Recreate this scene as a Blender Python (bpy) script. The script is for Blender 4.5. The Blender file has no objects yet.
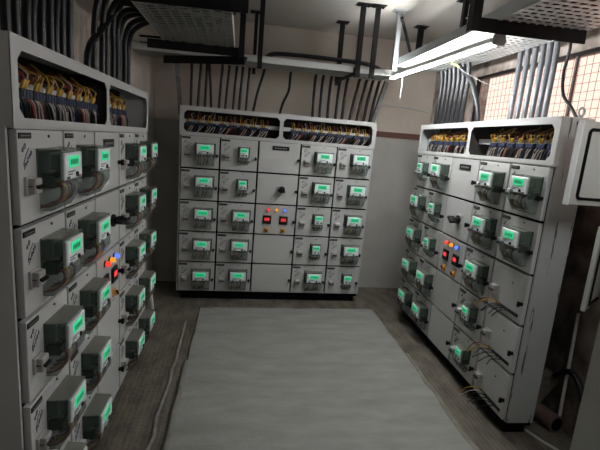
import bpy, bmesh, math, random
from mathutils import Vector, Matrix
random.seed(7)
SC = bpy.context.scene
COL = SC.collection
PI = math.pi

# ------------------------------------------------------------------ materials
MATS = {}
def pbr(name, col, rough=0.5, metal=0.0, emit=None, es=0.0, noise=None, bump=None, spec=0.5):
    """noise=(scale, second colour, amount, stretch xyz)   bump=(scale, strength)"""
    m = bpy.data.materials.new(name); m.use_nodes = True
    nt = m.node_tree; b = nt.nodes['Principled BSDF']
    b.inputs['Base Color'].default_value = (*col, 1)
    b.inputs['Roughness'].default_value = rough
    b.inputs['Metallic'].default_value = metal
    b.inputs['Specular IOR Level'].default_value = spec
    if emit:
        b.inputs['Emission Color'].default_value = (*emit, 1)
        b.inputs['Emission Strength'].default_value = es
    if noise or bump:
        tc = nt.nodes.new('ShaderNodeTexCoord')
    if noise:
        sc, c2, amt, st = noise
        mp = nt.nodes.new('ShaderNodeMapping'); mp.inputs['Scale'].default_value = st
        nz = nt.nodes.new('ShaderNodeTexNoise'); nz.inputs['Scale'].default_value = sc
        nz.inputs['Detail'].default_value = 6; nz.inputs['Roughness'].default_value = 0.6
        rp = nt.nodes.new('ShaderNodeValToRGB')
        rp.color_ramp.elements[0].position = 0.5 - amt; rp.color_ramp.elements[0].color = (*c2, 1)
        rp.color_ramp.elements[1].position = 0.5 + amt; rp.color_ramp.elements[1].color = (*col, 1)
        nt.links.new(tc.outputs['Object'], mp.inputs['Vector'])
        nt.links.new(mp.outputs['Vector'], nz.inputs['Vector'])
        nt.links.new(nz.outputs['Fac'], rp.inputs['Fac'])
        nt.links.new(rp.outputs['Color'], b.inputs['Base Color'])
    if bump:
        nb = nt.nodes.new('ShaderNodeTexNoise'); nb.inputs['Scale'].default_value = bump[0]
        nb.inputs['Detail'].default_value = 5
        bp = nt.nodes.new('ShaderNodeBump'); bp.inputs['Strength'].default_value = bump[1]
        bp.inputs['Distance'].default_value = 0.02
        nt.links.new(tc.outputs['Object'], nb.inputs['Vector'])
        nt.links.new(nb.outputs['Fac'], bp.inputs['Height'])
        nt.links.new(bp.outputs['Normal'], b.inputs['Normal'])
    MATS[name] = m
    return m

def clear(name, tint, k, rough=0.15):
    """clear plastic: k = share of light that passes straight through"""
    m = bpy.data.materials.new(name); m.use_nodes = True
    nt = m.node_tree; b = nt.nodes['Principled BSDF']; out = nt.nodes['Material Output']
    b.inputs['Base Color'].default_value = (*tint, 1); b.inputs['Roughness'].default_value = rough
    tr = nt.nodes.new('ShaderNodeBsdfTransparent'); tr.inputs['Color'].default_value = (*[0.5 + 0.5 * c for c in tint], 1)
    mx = nt.nodes.new('ShaderNodeMixShader'); mx.inputs['Fac'].default_value = k
    nt.links.new(b.outputs[0], mx.inputs[1]); nt.links.new(tr.outputs[0], mx.inputs[2])
    nt.links.new(mx.outputs[0], out.inputs['Surface'])
    MATS[name] = m
    return m

def perforated(name, col, px, py, fx, fy, stagger=0.0, rough=0.4, metal=0.7):
    """sheet metal with rows of punched slots (object x / y)"""
    m = pbr(name, col, rough, metal, noise=(9, tuple(c * 0.7 for c in col), 0.2, (1, 1, 1)))
    nt = m.node_tree; b = nt.nodes['Principled BSDF']; out = nt.nodes['Material Output']
    tc = nt.nodes.new('ShaderNodeTexCoord'); sp = nt.nodes.new('ShaderNodeSeparateXYZ')
    nt.links.new(tc.outputs['Object'], sp.inputs[0])
    def mth(op, a, bv):
        n = nt.nodes.new('ShaderNodeMath'); n.operation = op
        for i, v in enumerate((a, bv)):
            if v is None: continue
            if isinstance(v, (int, float)): n.inputs[i].default_value = v
            else: nt.links.new(v, n.inputs[i])
        return n.outputs[0]
    v = mth('DIVIDE', sp.outputs['Y'], py)
    row = mth('FLOOR', v, None)
    u = mth('ADD', mth('DIVIDE', sp.outputs['X'], px), mth('MULTIPLY', row, stagger))
    a = mth('LESS_THAN', mth('FRACT', u, None), fx)
    c = mth('LESS_THAN', mth('FRACT', v, None), fy)
    hole = mth('MULTIPLY', a, c)
    tr = nt.nodes.new('ShaderNodeBsdfTransparent')
    mx = nt.nodes.new('ShaderNodeMixShader')
    nt.links.new(hole, mx.inputs['Fac']); nt.links.new(b.outputs[0], mx.inputs[1]); nt.links.new(tr.outputs[0], mx.inputs[2])
    nt.links.new(mx.outputs[0], out.inputs['Surface'])
    return m

GREY = pbr('door_grey', (0.54, 0.535, 0.52), 0.42, noise=(3, (0.48, 0.475, 0.46), 0.25, (1, 1, 1)))
FRAME = pbr('frame_grey', (0.54, 0.535, 0.52), 0.45, noise=(4, (0.48, 0.475, 0.46), 0.25, (1, 1, 1)))
SCR = pbr('scratched_grey', (0.42, 0.43, 0.42), 0.5, noise=(26, (0.07, 0.065, 0.06), 0.06, (1.0, 1.0, 0.09)))
# scratches only where the stretched noise drops low
SCR.node_tree.nodes['Color Ramp'].color_ramp.elements[0].position = 0.355
SCR.node_tree.nodes['Color Ramp'].color_ramp.elements[1].position = 0.385
BLACK = pbr('black_plastic', (0.005, 0.005, 0.0055), 0.45, spec=0.3)
RUBBER = pbr('rubber_seal', (0.004, 0.004, 0.004), 0.9, spec=0.1)
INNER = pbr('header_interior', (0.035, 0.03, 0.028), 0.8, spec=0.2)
PLINTH = pbr('plinth_black', (0.005, 0.005, 0.005), 0.8, spec=0.1)
CABLE = pbr('cable_black', (0.005, 0.005, 0.006), 0.36, spec=0.35)
CABLE_LIT = pbr('cable_sheath_lit_grey', (0.10, 0.105, 0.115), 0.36, spec=0.5)  # lamp light on the near bunch is put into this grey
CABLED = pbr('cable_sheath_dark', (0.012, 0.013, 0.015), 0.36, spec=0.4)
EDGE_HI = pbr('white_plastic', (0.70, 0.70, 0.68), 0.35)
FACE = pbr('meter_face_white', (0.84, 0.86, 0.86), 0.35)
HOUSE = pbr('meter_housing', (0.17, 0.20, 0.175), 0.5)
CHIP = pbr('meter_inner_grey', (0.26, 0.27, 0.26), 0.5)
INK = pbr('marker_ink', (0.012, 0.014, 0.05), 0.6)
PRINT = pbr('printed_dark', (0.06, 0.06, 0.07), 0.5)
LCD = pbr('lcd_green', (0.05, 0.45, 0.22), 0.3, emit=(0.02, 0.80, 0.33), es=0.115)
LCDD = pbr('lcd_digit', (0.01, 0.10, 0.05), 0.4)
REDLED = pbr('red_digits', (0.5, 0.02, 0.02), 0.4, emit=(1.0, 0.06, 0.06), es=0.22)
LRED = pbr('lamp_red', (0.6, 0.05, 0.04), 0.3, emit=(1.0, 0.05, 0.03), es=0.2)
LAMB = pbr('lamp_amber', (0.7, 0.3, 0.03), 0.3, emit=(1.0, 0.33, 0.03), es=0.18)
LBLU = pbr('lamp_blue', (0.08, 0.15, 0.6), 0.3, emit=(0.12, 0.25, 1.0), es=0.2)
ORANGE = pbr('selector_orange', (0.75, 0.33, 0.03), 0.45)
YELL = pbr('wire_yellow', (0.50, 0.30, 0.035), 0.5)
RED = pbr('wire_red', (0.24, 0.04, 0.03), 0.5)
BLUE = pbr('wire_blue', (0.02, 0.03, 0.085), 0.5)
WBLK = pbr('wire_black', (0.006, 0.006, 0.006), 0.5)
PALE = pbr('wire_pale', (0.42, 0.35, 0.30), 0.5)
TERM = pbr('terminal_blue_grey', (0.012, 0.015, 0.026), 0.5)
STEEL = pbr('galvanised_steel', (0.46, 0.48, 0.49), 0.42, 0.2, noise=(14, (0.36, 0.38, 0.39), 0.3, (1, 1, 1)))
WHRAIL = pbr('pale_rail', (0.62, 0.63, 0.62), 0.5)
ANGLE = pbr('angle_iron_black', (0.006, 0.0055, 0.0055), 0.6, spec=0.2, noise=(18, (0.014, 0.012, 0.012), 0.2, (1, 1, 1)))
ANGLEG = pbr('angle_iron_grey', (0.26, 0.255, 0.25), 0.5, 0.2, noise=(14, (0.08, 0.08, 0.08), 0.2, (1, 1, 1)))
BED1 = perforated('tray_bed_fine', (0.36, 0.36, 0.34), 0.056, 0.062, 0.46, 0.72, 0.5, metal=0.2)
BED2 = perforated('tray_bed_slots', (0.60, 0.60, 0.59), 0.055, 0.056, 0.46, 0.70, 0.0, metal=0.2)
BED3 = perforated('tray_bed_hatch', (0.34, 0.34, 0.32), 0.060, 0.055, 0.60, 0.45, 0.33, metal=0.2)
CLEAR = clear('clear_cover_front', (0.55, 0.62, 0.58), 0.80, 0.08)
LID = clear('clear_cover_top', (0.27, 0.27, 0.225), 0.35, 0.25)
SMOKE = clear('clear_cover_side', (0.25, 0.32, 0.27), 0.80, 0.10)
SKIRT = clear('terminal_cover_clear', (0.38, 0.44, 0.41), 0.70, 0.10)
TUBE = pbr('tube_glow', (1, 1, 1), 0.4, emit=(0.965, 0.995, 1.0), es=27.0)
BATTEN = pbr('batten_white', (0.82, 0.82, 0.80), 0.35)
ENDCAP = pbr('lamp_holder_grey', (0.30, 0.29, 0.28), 0.5)
BRICKP = pbr('clay_brown', (0.17, 0.095, 0.070), 0.75, noise=(9, (0.09, 0.06, 0.05), 0.2, (1, 1, 1)))
RUST = pbr('pipe_brown', (0.13, 0.105, 0.09), 0.65, noise=(7, (0.055, 0.035, 0.028), 0.12, (1, 1, 0.5)))
MESHW = pbr('rusty_wire', (0.16, 0.10, 0.08), 0.7)
WOOD = pbr('grey_board', (0.20, 0.17, 0.14), 0.7, noise=(6, (0.12, 0.10, 0.08), 0.2, (1, 1, 6)))
BOXG = pbr('enclosure_grey', (0.44, 0.43, 0.40), 0.45, noise=(3, (0.40, 0.39, 0.36), 0.2, (1, 1, 1)))
PALEP = pbr('pale_panel', (0.46, 0.45, 0.42), 0.6, noise=(5, (0.40, 0.39, 0.36), 0.2, (1, 1, 1)))
PVC = pbr('pvc_white', (0.55, 0.54, 0.50), 0.45)
BANDM = pbr('red_oxide_band', (0.155, 0.062, 0.048), 0.6, noise=(20, (0.11, 0.045, 0.037), 0.25, (1, 1, 1)))
YCONN = pbr('yellow_tape', (0.70, 0.62, 0.16), 0.5)
PINK = pbr('outside_pink_wall', (0.80, 0.50, 0.42), 0.8, noise=(1.4, (0.88, 0.64, 0.55), 0.3, (1, 1, 1)))

def wall_material(name, up, low, split, dirt=(0.82, 0.80, 0.77), sc=2.2):
    m = pbr(name, up, 0.8, bump=(30, 0.10))
    nt = m.node_tree; b = nt.nodes['Principled BSDF']
    geo = nt.nodes.new('ShaderNodeNewGeometry'); sp = nt.nodes.new('ShaderNodeSeparateXYZ')
    nt.links.new(geo.outputs['Position'], sp.inputs[0])
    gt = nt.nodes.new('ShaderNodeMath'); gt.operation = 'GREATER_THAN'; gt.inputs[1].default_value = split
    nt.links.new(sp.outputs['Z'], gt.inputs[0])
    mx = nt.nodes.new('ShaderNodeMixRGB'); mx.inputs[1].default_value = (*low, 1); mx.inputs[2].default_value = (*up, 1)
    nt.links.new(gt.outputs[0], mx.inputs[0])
    nz = nt.nodes.new('ShaderNodeTexNoise'); nz.inputs['Scale'].default_value = sc; nz.inputs['Detail'].default_value = 8
    rp = nt.nodes.new('ShaderNodeValToRGB')
    rp.color_ramp.elements[0].position = 0.3; rp.color_ramp.elements[0].color = (*dirt, 1)
    rp.color_ramp.elements[1].position = 0.62; rp.color_ramp.elements[1].color = (1, 1, 1, 1)
    nt.links.new(geo.outputs['Position'], nz.inputs['Vector']); nt.links.new(nz.outputs['Fac'], rp.inputs['Fac'])
    mu = nt.nodes.new('ShaderNodeMixRGB'); mu.blend_type = 'MULTIPLY'; mu.inputs[0].default_value = 1
    nt.links.new(mx.outputs[0], mu.inputs[1]); nt.links.new(rp.outputs[0], mu.inputs[2])
    nt.links.new(mu.outputs[0], b.inputs['Base Color'])
    return m
WALLM = wall_material('wall_paint', (0.60, 0.53, 0.465), (0.43, 0.42, 0.39), 1.945)
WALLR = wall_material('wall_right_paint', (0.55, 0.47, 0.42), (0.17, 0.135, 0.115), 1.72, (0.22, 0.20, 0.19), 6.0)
CEILM = pbr('ceiling_paint', (0.52, 0.49, 0.45), 0.85, noise=(1.3, (0.46, 0.43, 0.39), 0.3, (1, 1, 1)))

def floor_material():
    m = pbr('floor_concrete', (0.185, 0.158, 0.125), 0.75, noise=(7, (0.085, 0.07, 0.054), 0.16, (1.4, 0.6, 1)), bump=(34, 0.5))
    nt = m.node_tree; b = nt.nodes['Principled BSDF']
    # trowel and dirt lines running along the cabinets
    tc = nt.nodes.new('ShaderNodeTexCoord')
    wv = nt.nodes.new('ShaderNodeTexWave'); wv.wave_type = 'BANDS'; wv.bands_direction = 'X'
    wv.inputs['Scale'].default_value = 9; wv.inputs['Distortion'].default_value = 3.0
    wv.inputs['Detail'].default_value = 3; wv.inputs['Detail Scale'].default_value = 1.2
    rp = nt.nodes.new('ShaderNodeValToRGB')
    rp.color_ramp.elements[0].color = (0.78, 0.77, 0.76, 1); rp.color_ramp.elements[1].color = (1, 1, 1, 1)
    rp.color_ramp.elements[1].position = 0.5
    mu = nt.nodes.new('ShaderNodeMixRGB'); mu.blend_type = 'MULTIPLY'; mu.inputs[0].default_value = 1
    src = b.inputs['Base Color'].links[0].from_socket
    nt.links.new(tc.outputs['Object'], wv.inputs['Vector']); nt.links.new(wv.outputs['Fac'], rp.inputs['Fac'])
    nt.links.new(src, mu.inputs[1]); nt.links.new(rp.outputs[0], mu.inputs[2]); nt.links.new(mu.outputs[0], b.inputs['Base Color'])
    return m
FLOORM = floor_material()
PADM = pbr('pad_screed', (0.325, 0.318, 0.295), 0.6, noise=(3.4, (0.205, 0.198, 0.18), 0.26, (0.8, 2.4, 1)), bump=(24, 0.3))
CURBM = pbr('mortar_lip', (0.27, 0.25, 0.225), 0.8, noise=(12, (0.17, 0.155, 0.135), 0.2, (1, 1, 1)), bump=(30, 0.4))

# ------------------------------------------------------------------ mesh builder
class MB:
    def __init__(s): s.v = []; s.f = []; s.mi = []; s.sm = []; s.mats = []
    def _m(s, m):
        if m not in s.mats: s.mats.append(m)
        return s.mats.index(m)
    def face(s, pts, m, smooth=False):
        n = len(s.v); s.v += [tuple(p) for p in pts]; s.f.append(tuple(range(n, n + len(pts))))
        s.mi.append(s._m(m)); s.sm.append(smooth)
    def raw(s, verts, faces, m, smooth=False):
        n = len(s.v); s.v += [tuple(p) for p in verts]; k = s._m(m)
        for f in faces:
            s.f.append(tuple(i + n for i in f)); s.mi.append(k); s.sm.append(smooth)
    def box(s, x0, x1, y0, y1, z0, z1, m, cut=0.0):
        """box; cut>0 chamfers the four edges of its front (-y) face"""
        x0, x1 = min(x0, x1), max(x0, x1); y0, y1 = min(y0, y1), max(y0, y1); z0, z1 = min(z0, z1), max(z0, z1)
        if cut <= 0:
            v = [(x, y, z) for x in (x0, x1) for y in (y0, y1) for z in (z0, z1)]
            s.raw(v, [(0, 1, 3, 2), (4, 6, 7, 5), (0, 4, 5, 1), (2, 3, 7, 6), (0, 2, 6, 4), (1, 5, 7, 3)], m)
        else:
            c = cut
            a = [(x0, y1, z0), (x1, y1, z0), (x1, y1, z1), (x0, y1, z1)]
            b = [(x0, y0 + c, z0), (x1, y0 + c, z0), (x1, y0 + c, z1), (x0, y0 + c, z1)]
            d = [(x0 + c, y0, z0 + c), (x1 - c, y0, z0 + c), (x1 - c, y0, z1 - c), (x0 + c, y0, z1 - c)]
            F = [(3, 2, 1, 0), (8, 9, 10, 11)]
            for i in range(4):
                j = (i + 1) % 4
                F += [(i, j, 4 + j, 4 + i), (4 + i, 4 + j, 8 + j, 8 + i)]
            s.raw(a + b + d, F, m)
    def tube(s, pts, r, m, n=8, cap=True, r2=None):
        pts = [Vector(p) for p in pts]
        if len(pts) < 2: return
        T = []
        for i in range(len(pts)):
            a = pts[max(0, i - 1)]; b = pts[min(len(pts) - 1, i + 1)]
            T.append((b - a).normalized())
        ref = Vector((0, 0, 1)) if abs(T[0].z) < 0.9 else Vector((1, 0, 0))
        N = T[0].cross(ref).normalized(); V = []; F = []
        for i, p in enumerate(pts):
            N = (N - T[i] * N.dot(T[i])).normalized(); B = T[i].cross(N)
            rr = r if r2 is None else r + (r2 - r) * i / (len(pts) - 1)
            for k in range(n):
                a = 2 * PI * k / n
                V.append(p + (N * math.cos(a) + B * math.sin(a)) * rr)
        for i in range(len(pts) - 1):
            for k in range(n):
                k2 = (k + 1) % n
                F.append((i * n + k, i * n + k2, (i + 1) * n + k2, (i + 1) * n + k))
        s.raw(V, F, m, True)
        if cap:
            s.face([V[k] for k in reversed(range(n))], m); s.face([V[-n + k] for k in range(n)], m)
    def bar(s, a, b, w, h, m, side=(1, 0, 0)):
        """square bar from a to b; w along 'side', h across"""
        a = Vector(a); b = Vector(b); t = (b - a).normalized(); S = Vector(side); S = (S - t * S.dot(t)).normalized(); U = t.cross(S)
        V = []
        for p in (a, b):
            for i, j in ((-1, -1), (1, -1), (1, 1), (-1, 1)): V.append(p + S * (i * w / 2) + U * (j * h / 2))
        s.raw(V, [(3, 2, 1, 0), (4, 5, 6, 7)] + [(i, (i + 1) % 4, 4 + (i + 1) % 4, 4 + i) for i in range(4)], m)
    def angle(s, a, b, w, h, t, m, side=(1, 0, 0)):
        """L-section iron between a and b: one leg w along side, the other h across"""
        a = Vector(a); b = Vector(b); d = (b - a).normalized(); S = Vector(side); S = (S - d * S.dot(d)).normalized(); U = d.cross(S)
        prof = [(0, 0), (w, 0), (w, t), (t, t), (t, h), (0, h)]
        V = [p + S * x + U * y for p in (a, b) for x, y in prof]
        s.raw(V, [(0, 1, 2, 3, 4, 5)[::-1], tuple(range(6, 12))] + [(i, (i + 1) % 6, 6 + (i + 1) % 6, 6 + i) for i in range(6)], m)
    def prism(s, prof, x0, x1, m):
        """profile in (y,z) swept along x"""
        n = len(prof)
        V = [(x0, y, z) for y, z in prof] + [(x1, y, z) for y, z in prof]
        s.raw(V, [tuple(reversed(range(n))), tuple(range(n, 2 * n))] + [(i, (i + 1) % n, n + (i + 1) % n, n + i) for i in range(n)], m)
    def mesh(s, name):
        me = bpy.data.meshes.new(name); me.from_pydata(s.v, [], s.f)
        for m in s.mats: me.materials.append(m)
        me.polygons.foreach_set('material_index', s.mi); me.polygons.foreach_set('use_smooth', s.sm)
        bm = bmesh.new(); bm.from_mesh(me); bmesh.ops.recalc_face_normals(bm, faces=bm.faces); bm.to_mesh(me); bm.free()
        me.update(); return me

def smooth(pts, n=6):
    P = [Vector(p) for p in pts]; out = []
    for i in range(len(P) - 1):
        p0 = P[max(0, i - 1)]; p1 = P[i]; p2 = P[i + 1]; p3 = P[min(len(P) - 1, i + 2)]
        for k in range(n):
            t = k / n
            out.append(0.5 * ((2 * p1) + (p2 - p0) * t + (2 * p0 - 5 * p1 + 4 * p2 - p3) * t * t + (3 * p1 - p0 - 3 * p2 + p3) * t ** 3))
    out.append(P[-1]); return out

def link(name, data, parent=None, loc=(0, 0, 0), rot=(0, 0, 0)):
    o = bpy.data.objects.new(name, data); COL.objects.link(o)
    o.location = loc; o.rotation_euler = rot
    if parent: o.parent = parent
    return o
def tag(o, label, cat, group=None):
    o['label'] = label; o['category'] = cat
    if group: o['group'] = group
    return o
def struct(name, mb, label=None):
    o = link(name, mb.mesh(name)); o['kind'] = 'structure'
    if label: o['label'] = label
    return o
def empty(name, loc=(0, 0, 0), rz=0.0):
    o = link(name, None, None, loc, (0, 0, rz)); o.empty_display_size = 0.1
    return o

# ------------------------------------------------------------------ room
XL, XR, YB, YF, ZC = -0.985, 2.30, 5.15, -2.60, 3.07
T = 0.15
b = MB(); b.box(XL - T, XR + 3.6, YF - 2.5, YB + T, -0.12, 0, FLOORM); struct('floor', b)
b = MB(); b.box(XL - T, XR + T, YF - T, YB + T, ZC, ZC + 0.15, CEILM); struct('ceiling', b)
b = MB(); b.box(XL - T, XR + T, YB, YB + T, 0, ZC, WALLM); struct('wall_back', b)
b = MB(); b.box(XL - T, XL, YF, YB, 0, ZC, WALLM); struct('wall_left', b)
WY0, WY1, WZ0, WZ1 = 1.55, 4.20, 1.70, 2.585
b = MB()
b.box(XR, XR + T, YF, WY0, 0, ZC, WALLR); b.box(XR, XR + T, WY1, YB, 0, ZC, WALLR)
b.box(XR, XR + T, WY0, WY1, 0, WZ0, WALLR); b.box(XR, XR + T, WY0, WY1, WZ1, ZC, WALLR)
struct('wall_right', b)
b = MB()   # unseen wall behind the camera; its doorway is placed to let in fill light
b.box(XL - T, 1.1, YF - T, YF, 0, ZC, WALLM); b.box(2.0, XR + T, YF - T, YF, 0, ZC, WALLM); b.box(1.1, 2.0, YF - T, YF, 2.1, ZC, WALLM)
struct('wall_front', b)
b = MB(); b.box(1.30, XR - 0.04, YB - 0.012, YB, 1.945, 2.012, BANDM); struct('trim_1', b, 'dark red painted band along the back wall')
# the concrete pad in the middle with its mortar lip
b = MB()
N = 24; top = []
PX0, PX1, PY1 = -0.335, 1.50, 4.30
random.seed(3)
outline = [(PX0 + random.uniform(-.008, .008), YF + 0.4 + (PY1 - YF - 0.4) * i / N) for i in range(N)] + \
          [(PX0 + (PX1 - PX0) * i / N, PY1 + 0.06 * i / N + random.uniform(-.012, .012)) for i in range(N)] + \
          [(PX1 + 0.05 - 0.04 * i / N + random.uniform(-.012, .012), PY1 + 0.06 - (PY1 + 0.06 - YF - 0.4) * i / N) for i in range(N + 1)]
hz = 0.022
b.face([(x, y, hz) for x, y in outline], PADM)
for i in range(len(outline)):
    (xa, ya), (xb, yb) = outline[i], outline[(i + 1) % len(outline)]
    b.face([(xa, ya, 0), (xb, yb, 0), (xb, yb, hz), (xa, ya, hz)], PADM)
struct('floor_slab', b)
b = MB(); random.seed(5)
b.tube([(PX0 - 0.008 + random.uniform(-.006, .006), YF + 0.4 + i * 0.15, 0.012) for i in range(37)], 0.022, CURBM, 6)
struct('trim_2', b, 'rough mortar lip along the left edge of the slab')
b = MB()
b.tube([(PX1 + 0.055 + random.uniform(-.014, .014) - 0.02 * (36 - i) / 36, YF + 0.4 + i * 0.154, 0.010) for i in range(37)], 0.024, CURBM, 6)
struct('trim_3', b, 'rough mortar lip along the right edge of the slab')
b = MB()
b.tube([(PX0 - 0.105 + random.uniform(-.012, .012), 1.0 + i * 0.15, 0.003) for i in range(21)], 0.014, CURBM, 6)
struct('trim_4', b, 'low mortar ridge left of the slab')

# window with its iron frame and mesh in the right wall
b = MB()
for (a, c) in (((WY0, WZ0), (WY1, WZ0)), ((WY0, WZ1), (WY1, WZ1)), ((WY0, WZ0), (WY0, WZ1)), ((WY1, WZ0), (WY1, WZ1))):
    b.bar((XR + 0.03, a[0], a[1]), (XR + 0.03, c[0], c[1]), 0.035, 0.045, ANGLE, (1, 0, 0))
b.bar((XR + 0.03, 2.90, WZ0), (XR + 0.03, 2.90, WZ1), 0.018, 0.018, RUST, (1, 0, 0))
wf = struct('window_1', b)
g = MB()
y = WY0 + 0.07
while y < WY1:
    g.tube([(XR + 0.035, y, WZ0), (XR + 0.035, y, WZ1)], 0.0019, MESHW, 5); y += 0.060
z = WZ0 + 0.07
while z < WZ1:
    g.tube([(XR + 0.035, WY0, z), (XR + 0.035, WY1, z)], 0.0019, MESHW, 5); z += 0.060
o = link('wire_mesh', g.mesh('wire_mesh'), wf); o['label'] = 'rusty square wire mesh'; o['kind'] = 'structure'
b = MB(); b.box(5.0, 5.2, -4, 12, -0.5, 7.5, PINK)
tag(struct('wall_outside', b), 'pink sunlit wall of the building across from the window', 'wall')

# ------------------------------------------------------------------ cabinets
C, C3, RH, HD, PL = 0.40, 0.4539, 0.3382, 0.28, 0.10
HT = PL + 5 * RH + HD
CABS = {
    'back': dict(o=(-0.6143, 4.5654), rz=0.0182, sc=1.0),
    'left': dict(o=(-0.7262, 1.5228), rz=PI / 2 - 0.0053, sc=0.9413),
    'right': dict(o=(1.8385, 4.3027), rz=-PI / 2 - 0.0148, sc=0.9771),
}
DEP = 0.21
def colx(sc):
    x = [0]
    for w in (C, C, C3, C, C): x.append(x[-1] + w * sc)
    return x

def octo_frame(b, x0, x1, z0, z1, hx0, hx1, hz0, hz1, c, y0, y1, m):
    """plate with a chamfer-cornered opening"""
    O = [(x0, z0), (x1, z0), (x1, z1), (x0, z1)]
    I = [(hx0 + c, hz0), (hx1 - c, hz0), (hx1, hz0 + c), (hx1, hz1 - c), (hx1 - c, hz1), (hx0 + c, hz1), (hx0, hz1 - c), (hx0, hz0 + c)]
    for y in (y0, y1):
        P = lambda q: (q[0], y, q[1])
        for k in range(4):
            b.face([P(O[k]), P(O[(k + 1) % 4]), P(I[(2 * k + 1) % 8]), P(I[2 * k])], m)
            b.face([P(O[k]), P(I[2 * k]), P(I[(2 * k - 1) % 8])], m)
    for k in range(8):
        a, c2 = I[k], I[(k + 1) % 8]
        b.face([(a[0], y0, a[1]), (c2[0], y0, c2[1]), (c2[0], y1, c2[1]), (a[0], y1, a[1])], m)

# --- shared small meshes (local: x right, -y out of the door, z up)
def m_label():
    b = MB(); b.box(0, 0.085, -0.003, 0, -0.02, 0, BLACK)
    for k in range(5): b.box(0.012 + 0.013 * k, 0.021 + 0.013 * k, -0.0036, -0.0028, -0.0120, -0.0085, CHIP)
    return b.mesh('label_plate')
def m_latch():
    b = MB(); b.tube([(0, 0, 0), (0, -0.018, 0)], 0.013, BLACK, 12); b.box(-0.007, 0.007, -0.034, -0.018, -0.017, 0.017, BLACK, 0.003)
    return b.mesh('latch')
MCBM = pbr('breaker_grey', (0.42, 0.40, 0.38), 0.45)
def m_mcb():
    b = MB()
    b.box(-0.036, 0.036, -0.010, 0, -0.032, 0.032, MCBM, 0.002)
    b.box(-0.026, 0.026, -0.034, -0.010, -0.027, 0.027, MCBM, 0.004)
    b.box(-0.030, 0.030, -0.026, -0.0095, -0.0015, 0.0015, PRINT)
    return b.mesh('breaker_switch')
def m_toggle():
    b = MB()
    for k in (-1, 0, 1): b.prism([(-0.033, -0.004), (-0.033, 0.006), (-0.046, -0.002), (-0.044, -0.009)], k * 0.017 - 0.006, k * 0.017 + 0.006, BLACK)
    return b.mesh('toggle')
def m_scribble(seed):
    random.seed(seed); b = MB()
    def stroke(P):
        for (x0, z0), (x1, z1) in zip(P[:-1], P[1:]):
            b.bar((x0, -0.0008, z0), (x1, -0.0008, z1), 0.0012, 0.0028, INK, (0, 1, 0))
    stroke([(0.012, -0.052), (0.030, -0.022), (0.052, 0.002)])                # the slash
    G = {'0': [(0, .2), (0, .8), (.5, 1), (.9, .7), (.8, .2), (.4, 0), (0, .2)], '2': [(0, .8), (.5, 1), (.8, .7), (0, 0), (.9, .05)], '4': [(.7, 0), (.6, 1), (0, .4), (.95, .4)],
         '5': [(.9, 1), (.1, 1), (.1, .55), (.7, .5), (.8, .15), (0, 0)], 'w': [(0, .7), (.2, 0), (.45, .5), (.7, 0), (1, .7)]}
    def write(txt, x, z, w, h):
        for k, ch in enumerate(txt):
            x0 = x + k * w * 1.25; z0 = z + k * w * 1.15
            stroke([(x0 + u * w + random.uniform(-.001, .001), z0 + v * h + u * w * 0.5) for u, v in G[ch]])
    write('40', 0.004, -0.016, 0.012, 0.017)
    write(random.choice(['5w025', '5w205', '5w240', '5w052', '5w204', '5w405']), 0.014, -0.070, 0.0095, 0.016)
    return b.mesh('marker_writing')
def m_screw():
    b = MB(); b.tube([(0, 0, 0), (0, -0.004, 0)], 0.006, PRINT, 8); return b.mesh('screw')
ML, MLA, MMC, MTG, MSCW = m_label(), m_latch(), m_mcb(), m_toggle(), m_screw()
MSCR = [m_scribble(s) for s in range(6)]
def m_rotary_plate():
    b = MB(); b.box(-0.045, 0.045, -0.008, 0, -0.045, 0.045, GREY, 0.003); b.tube([(0, -0.008, 0), (0, -0.022, 0)], 0.036, BLACK, 20)
    return b.mesh('rotary_switch')
def m_rotary_knob():
    b = MB(); b.tube([(0, -0.022, 0), (0, -0.060, 0)], 0.024, BLACK, 16, r2=0.02)
    b.bar((-0.030, -0.066, 0.018), (0.030, -0.066, -0.018), 0.055, 0.022, BLACK, (0, 1, 0)); return b.mesh('knob')
MROT, MKNOB = m_rotary_plate(), m_rotary_knob()
def m_lamp(mat):
    b = MB(); b.tube([(0, 0, 0), (0, -0.008, 0)], 0.019, BLACK, 14); b.tube([(0, -0.008, 0), (0, -0.026, 0), (0, -0.034, 0)], 0.0165, mat, 14, r2=0.012)
    return b.mesh('pilot_light')
MLR, MLAM, MLB = m_lamp(LRED), m_lamp(LAMB), m_lamp(LBLU)
def m_display():
    b = MB(); b.box(-0.046, 0.046, -0.014, 0, -0.046, 0.046, BLACK, 0.004)
    return b.mesh('digital_display')
def m_digits():
    b = MB()
    for k in range(3):                                    # three red 8-shaped figures
        x = -0.026 + 0.019 * k
        for (dx, dz, w, h) in ((0, 0.014, .012, .004), (0, 0, .012, .004), (0, -0.014, .012, .004), (-0.006, .007, .004, .011), (0.006, .007, .004, .011), (-.006, -.007, .004, .011), (.006, -.007, .004, .011)):
            b.box(x + dx - w / 2 + .006, x + dx + w / 2 + .006, -0.0158, -0.0142, dz - h / 2 + .006, dz + h / 2 + .006, REDLED)
    return b.mesh('red_digits')
MDIS, MDIG = m_display(), m_digits()
def m_selector():
    b = MB(); b.box(-0.024, 0.024, -0.006, 0, -0.024, 0.024, ORANGE, 0.002); b.tube([(0, -0.006, 0), (0, -0.020, 0)], 0.017, ORANGE, 14)
    b.bar((-0.012, -0.024, 0.012), (0.012, -0.024, -0.012), 0.012, 0.010, BLACK, (0, 1, 0)); return b.mesh('selector_switch')
MSEL = m_selector()
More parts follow.
